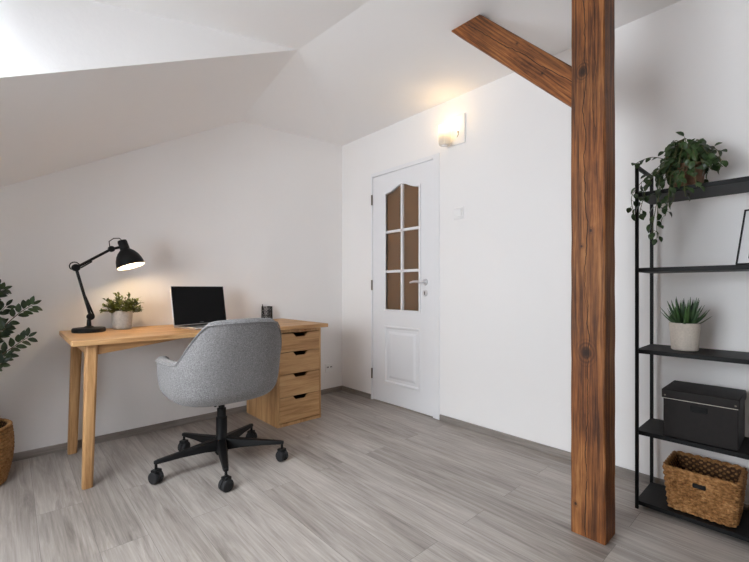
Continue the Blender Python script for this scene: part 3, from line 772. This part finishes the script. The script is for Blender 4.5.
# ------------------------------------------------------------------ wall lamp, switch, socket
wl=thing('wall_lamp','lit wall lamp with a glass cup shade on a square white plate above the door','lamp',(0,-1.352,2.135))
MB().box(-.012,0,-.080,.080,-.105,.105).build('back_plate',M['white_plastic'],wl,bevel=.003)
lampparts=Vector((0,.030,-.05))
m=MB(); m.tube([(-.012,.012,-.03),(-.045,.012,-.045),(-.07,.012,-.052)],.008,10); m.lathe([(.020,-.068),(.024,-.055),(.020,-.040)],(-.085,.012,0),20); m.build('bracket',M['chrome'],wl,loc=lampparts)
g=MB(); 
vs_=[];seg=48
pf=[(.020,-.066),(.036,-.062),(.041,-.050),(.044,.02),(.046,.075),(.043,.075),(.041,.02),(.038,-.048),(.02,-.055)]
for r_,z_ in pf:
    for k2 in range(seg):
        a=2*PI*k2/seg; q=r_+(.0012*math.cos(a*16) if r_>.035 else 0); vs_.append((-.085+q*math.cos(a),.012+q*math.sin(a),z_))
g.add(vs_,[(i*seg+k2,i*seg+(k2+1)%seg,(i+1)*seg+(k2+1)%seg,(i+1)*seg+k2) for i in range(len(pf)-1) for k2 in range(seg)])
g.build('glass_shade',M['lamp_glass'],wl,loc=lampparts)
m=MB(); m.ball((-.085,.012,.035),.026,16,1.1); m.build('bulb',M['bulb_wall'],wl,loc=lampparts)
m=MB(); m.lathe([(.013,-.045),(.013,.01)],(-.085,.012,0),16); m.build('bulb_holder',M['white_plastic'],wl,loc=lampparts)
m=MB(); m.ball((-.022,-.030,-.02),.006,10); m.tube([(-.022,-.030,-.02),(-.024,-.034,-.04),(-.022,-.02,-.055)],.0022,6); o=m.build('pull_switch',M['hinge'],wl)

sw=thing('light_switch','square white light switch on the wall right of the door','switch',(0,-1.375,1.535))
m=MB(); ring_panel(m,[(-.043,-.043),(.043,-.043),(.043,.043),(-.043,.043)],[(-.030,-.030),(.030,-.030),(.030,.030),(-.030,.030)],-.010,-.0005); pz=m.build('switch_frame',M['white_plastic'],sw,bevel=.003)
m=MB(); m.prism([(-.0282,-.0282),(.0282,-.0282),(.0282,.0282),(-.0282,.0282)],0,-.0125,-.0005); m.build('rocker',M['white_plastic'],sw,bevel=.002)
so=thing('power_socket','white double power socket low on the back wall beside the drawer cabinet','socket',(-.16,0,.241))
m=MB(); m.box(-.043,.043,-.012,-.0003,-.040,.040); pz=m.build('socket_plate',M['white_plastic'],so,bevel=.003)
for sx in (-.020,.020):
    m=MB(); m.lathe([(.0175,0),(.0175,.002),(.015,.0022),(.0145,.0005)],seg=24,M=Matrix.Translation((sx,-.012,.006))@Matrix.Rotation(PI/2,4,'X')); oc=m.build('outlet',M['white_plastic'],so)
    m=MB(); m.box(sx-.009,sx-.003,-.0146,-.0122,.001,.013); m.box(sx+.003,sx+.009,-.0146,-.0122,.001,.013); m.build('outlet_hole_shade',M['dark'],oc)  # solid black blocks painted as the shade in the pin holes

# ------------------------------------------------------------------ shelf rack
SX0,SX1,SY0,SY1=-.306,-.055,-2.553,-3.36
rk=thing('shelf_rack','tall black metal shelf rack with five shelves against the right wall','shelf',((SX0+SX1)/2,(SY0+SY1)/2,0))
ox,oy=(SX0+SX1)/2,(SY0+SY1)/2; q=.0065
PT=1.547
for x in (SX0,SX1):
    for y in (SY0,SY1):
        sx=1 if x==SX0 else -1; sy=-1 if y==SY0 else 1
        xa,xb=sorted((x-ox-.004*sx,x-ox+2*q*sx-.004*sx)); ya,yb=sorted((y-oy,y-oy+2*q*sy))
        MB().box(xa,xb,ya,yb,0,PT).build('upright',M['black_metal'],rk,bevel=.001)
for y in (SY0,SY1):
    sy=-1 if y==SY0 else 1; ya,yb=sorted((y-oy+.001*sy,y-oy+(2*q-.001)*sy))
    MB().box(SX0-ox+2*q-.004,SX1-ox-2*q+.004,ya,yb,PT-.016,PT).build('top_rail',M['black_metal'],rk,bevel=.001)
LV=[.0375,.3535,.7185,1.084,SHT]
for z in LV:
    MB().box(SX0-ox,SX1-ox,SY1-oy+.003,SY0-oy-.003,z-.019,z-.0005).build('shelf_board',M['shelf_black'],rk,bevel=.001)
# diagonal cross rod behind the shelves is hidden: left out

# ------------------------------------------------------------------ things on the rack
bx=thing('storage_box','charcoal lidded storage box with a cut-out handle on the second shelf from the floor','box',(-.183,-2.777,.3535))
b=MB(); b.box(-.112,.112,-.121,.121,0.0005,.165); body=b.build('box_body',M['leatherette'],bx,bevel=.002)
MB().box(-.1125,.1125,-.1215,.1215,.1625,.1655).build('inner_edge',M['cream'],bx,bevel=.0005)
lid=MB().box(-.118,.118,-.126,.126,.1655,.203).build('box_lid',M['leatherette'],bx,bevel=.003)
m=MB(); m.prism([(-.024,.128),(.024,.128),(.024,.146),(-.024,.146)],0,-.1132,-.1115); m.build('handle_hole_shade',M['dark'],body,bevel=.004)  # solid dark plate painting the shade of the cut-out
m=MB()
ring_panel(m,[(-.028,.149),(.028,.149),(.028,.124),(-.028,.124)],[(-.024,.146),(.024,.146),(.024,.127),(-.024,.127)],-.1145,-.1115); m.build('handle_rim',M['black_metal'],body,bevel=.001)
for yy in (-.114,.114):
    rv=MB(); rv.lathe([(.0035,0),(.003,.0015)],seg=12,M=Matrix.Translation((-.118,yy,.178))@Matrix.Rotation(-PI/2,4,'Y'))
    rv.build('rivet',M['hinge'],lid)

wb=thing('wicker_basket','rectangular woven seagrass basket on the lowest shelf','basket',(-.176,-2.778,.0375))
BHt=.185
def rectpath(hx_,hy_,r_,n_):
    """closed rounded rectangle path, evenly spaced"""
    segs=[]; 
    per=[( hx_-r_, hy_,-1,0,2*(hx_-r_)),(-hx_, hy_-r_,0,-1,2*(hy_-r_)),(-hx_+r_,-hy_,1,0,2*(hx_-r_)),(hx_,-hy_+r_,0,1,2*(hy_-r_))]
    cen=[(-hx_+r_,hy_-r_,PI/2),(-hx_+r_,-hy_+r_,PI),(hx_-r_,-hy_+r_,1.5*PI),(hx_-r_,hy_-r_,0)]
    tot=sum(p_[4] for p_ in per)+2*PI*r_; out=[]
    for i in range(n_):
        s_=tot*i/n_
        for k2 in range(4):
            x,y,dx,dy,l=per[k2]
            if s_<l: out.append((x+dx*s_,y+dy*s_,-dy if False else dy*1.0,-dx if False else -dx)); break
            s_-=l
            arc=PI/2*r_
            if s_<arc:
                cx,cy_,a0=cen[k2]; a=a0+s_/r_; out.append((cx+r_*math.cos(a),cy_+r_*math.sin(a),math.cos(a),math.sin(a))); break
            s_-=arc
    return out
m=MB(); rows=15; NP=132
for i in range(rows):
    u=i/(rows-1); z=.008+(BHt-.02)*u; hx_=.098+.014*u; hy_=.107+.015*u
    pth=rectpath(hx_,hy_,.022,NP); pts=[]
    for j,(x,y,nx_,ny_) in enumerate(pth):
        l=math.hypot(x,y) or 1
        w_=.0048*math.cos(PI*j/2+PI*i)
        ln=math.hypot(nx_,ny_) or 1
        pts.append((x+nx_/ln*w_,y+ny_/ln*w_,z+.0012*math.sin(j*1.3+i)))
    m.tube(pts,.0064,6,closed=True)
wv=m.build('weave',M['seagrass'],wb,angle=80)
m=MB()
for j in range(0,NP,2):
    pts=[]
    for i in range(5):
        u=i/4; x,y,_,_=rectpath(.098+.014*u,.107+.015*u,.022,NP)[j]; pts.append((x,y,.004+(BHt-.012)*u))
    m.tube(pts,.0035,5)
m.build('stakes',M['seagrass'],wb)
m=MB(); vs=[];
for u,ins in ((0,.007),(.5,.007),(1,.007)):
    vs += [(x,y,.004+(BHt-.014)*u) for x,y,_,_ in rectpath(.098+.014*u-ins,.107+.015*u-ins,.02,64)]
m.add(vs,[(k*64+i,k*64+(i+1)%64,(k+1)*64+(i+1)%64,(k+1)*64+i) for k in range(2) for i in range(64)]+[tuple(range(64))]); m.build('shaded_lining',M['seagrass_shade'],wb)  # inner wall painted dark as the shade behind the weave gaps
m=MB(); pth=rectpath(.113,.123,.024,96)
for ph in (0,PI):
    m.tube([(x+.0035*math.cos(i*.9+ph),y+.0035*math.cos(i*.9+ph),BHt-.006+.0045*math.sin(i*.9+ph)) for i,(x,y,_,_) in enumerate(pth)],.0062,6,closed=True)
m.build('braided_rim',M['seagrass'],wb,angle=80)
for nm,(a,b_) in (('front',(-.124,-.109)),):
    m=MB(); m.box(a,b_,-.022,.022,.126,.143); m.build('handle_hole_shade',M['dark'],wb,bevel=.004)  # dark block on the weave, painting the shade of the front grip hole
m=MB(); m.box(-.022,.022,.114,.132,.122,.142); m.build('handle_hole_shade',M['dark'],wb,bevel=.004)  # same painted shade for the side grip hole

fr=thing('picture_frame','thin black picture frame with a white mat leaning on the second shelf from the top','picture frame',(-.215,-2.882,1.0892))
# local: y runs to the right along the frame (negative y), leaning back along +x
Mf=Matrix.Rotation(math.radians(-14),4,'Z')@Matrix.Rotation(math.radians(20),4,'Y')
FW,FH=.19,.245
m=MB(); t=.0045
for a in ((-t,0,0,FH),(-FW,-FW+t,0,FH),(-FW+t,-t,0,t),(-FW+t,-t,FH-t,FH)): m.box(0,.016,a[0],a[1],a[2],a[3],Mf)
m.build('frame',M['black_metal'],fr)
m=MB(); m.box(.006,.010,-FW+t,-t,t,FH-t,Mf); m.build('mat_board',M['paper'],fr,smooth=False)
m=MB(); m.box(.0045,.0062,-FW+.036,-.036,.026,FH-.04,Mf); o=m.build('print',M['leatherette'],fr,smooth=False); o['label']='dark picture inside the mat'

# ------------------------------------------------------------------ light
wd=bpy.data.worlds.new('overcast_sky'); sc.world=wd; wd.use_nodes=True
bg=wd.node_tree.nodes['Background']; bg.inputs[0].default_value=(.88,.94,1.0,1); bg.inputs[1].default_value=9.0
for i,(a,b) in enumerate(WIN):
    L=bpy.data.lights.new('window_daylight','AREA'); L.shape='RECTANGLE'; L.size=WZ1-WZ0; L.size_y=b-a; L.cycles.is_portal=True
    o=bpy.data.objects.new('window_daylight',L); COL.objects.link(o); o.location=(XL-.14,(a+b)/2,(WZ0+WZ1)/2); o.rotation_euler=(0,-PI/2,0)
L=bpy.data.lights.new('added_roof_daylight','AREA'); L.shape='RECTANGLE'; L.size=RX1-RX0; L.size_y=RY1-RY0; L.cycles.is_portal=True  # portal for the added roof window
o=bpy.data.objects.new('added_roof_daylight',L); COL.objects.link(o); o.matrix_world=Mr@Matrix.Translation((0,0,.16))
def point(name,loc,w,col,r=.02):
    L=bpy.data.lights.new(name,'POINT'); L.energy=w; L.color=col; L.shadow_soft_size=r
    o=bpy.data.objects.new(name,L); COL.objects.link(o); o.location=loc; return o
bw=Vector(lamp.location)+bc
point('desk_lamp_light',bw+ax*.034,1.2,(1,.72,.42),.015)
point('wall_lamp_light',(-.085,-1.31,2.17),.42,(1,.66,.30),.02)
point('hall_light',(.75,-1.5,2.1),13,(1,.80,.56),.08)

# ------------------------------------------------------------------ camera
cam=bpy.data.cameras.new('camera'); co=bpy.data.objects.new('camera',cam); COL.objects.link(co); sc.camera=co
yaw=math.radians(42.405); co.location=(-2.393,-3.09,.991); co.rotation_euler=(PI/2,0,-yaw)
cam.sensor_fit='HORIZONTAL'; cam.sensor_width=36; cam.lens=36*398.8/749; cam.shift_y=(288.54-281)/749; cam.clip_start=.02
vs_=sc.view_settings; vs_.view_transform='Standard'; vs_.look='None'; vs_.gamma=1; vs_.use_curve_mapping=False; vs_.exposure=.85
sc.cycles.max_bounces=12; sc.cycles.diffuse_bounces=8; sc.cycles.transparent_max_bounces=12
sc.cycles.sample_clamp_indirect=6
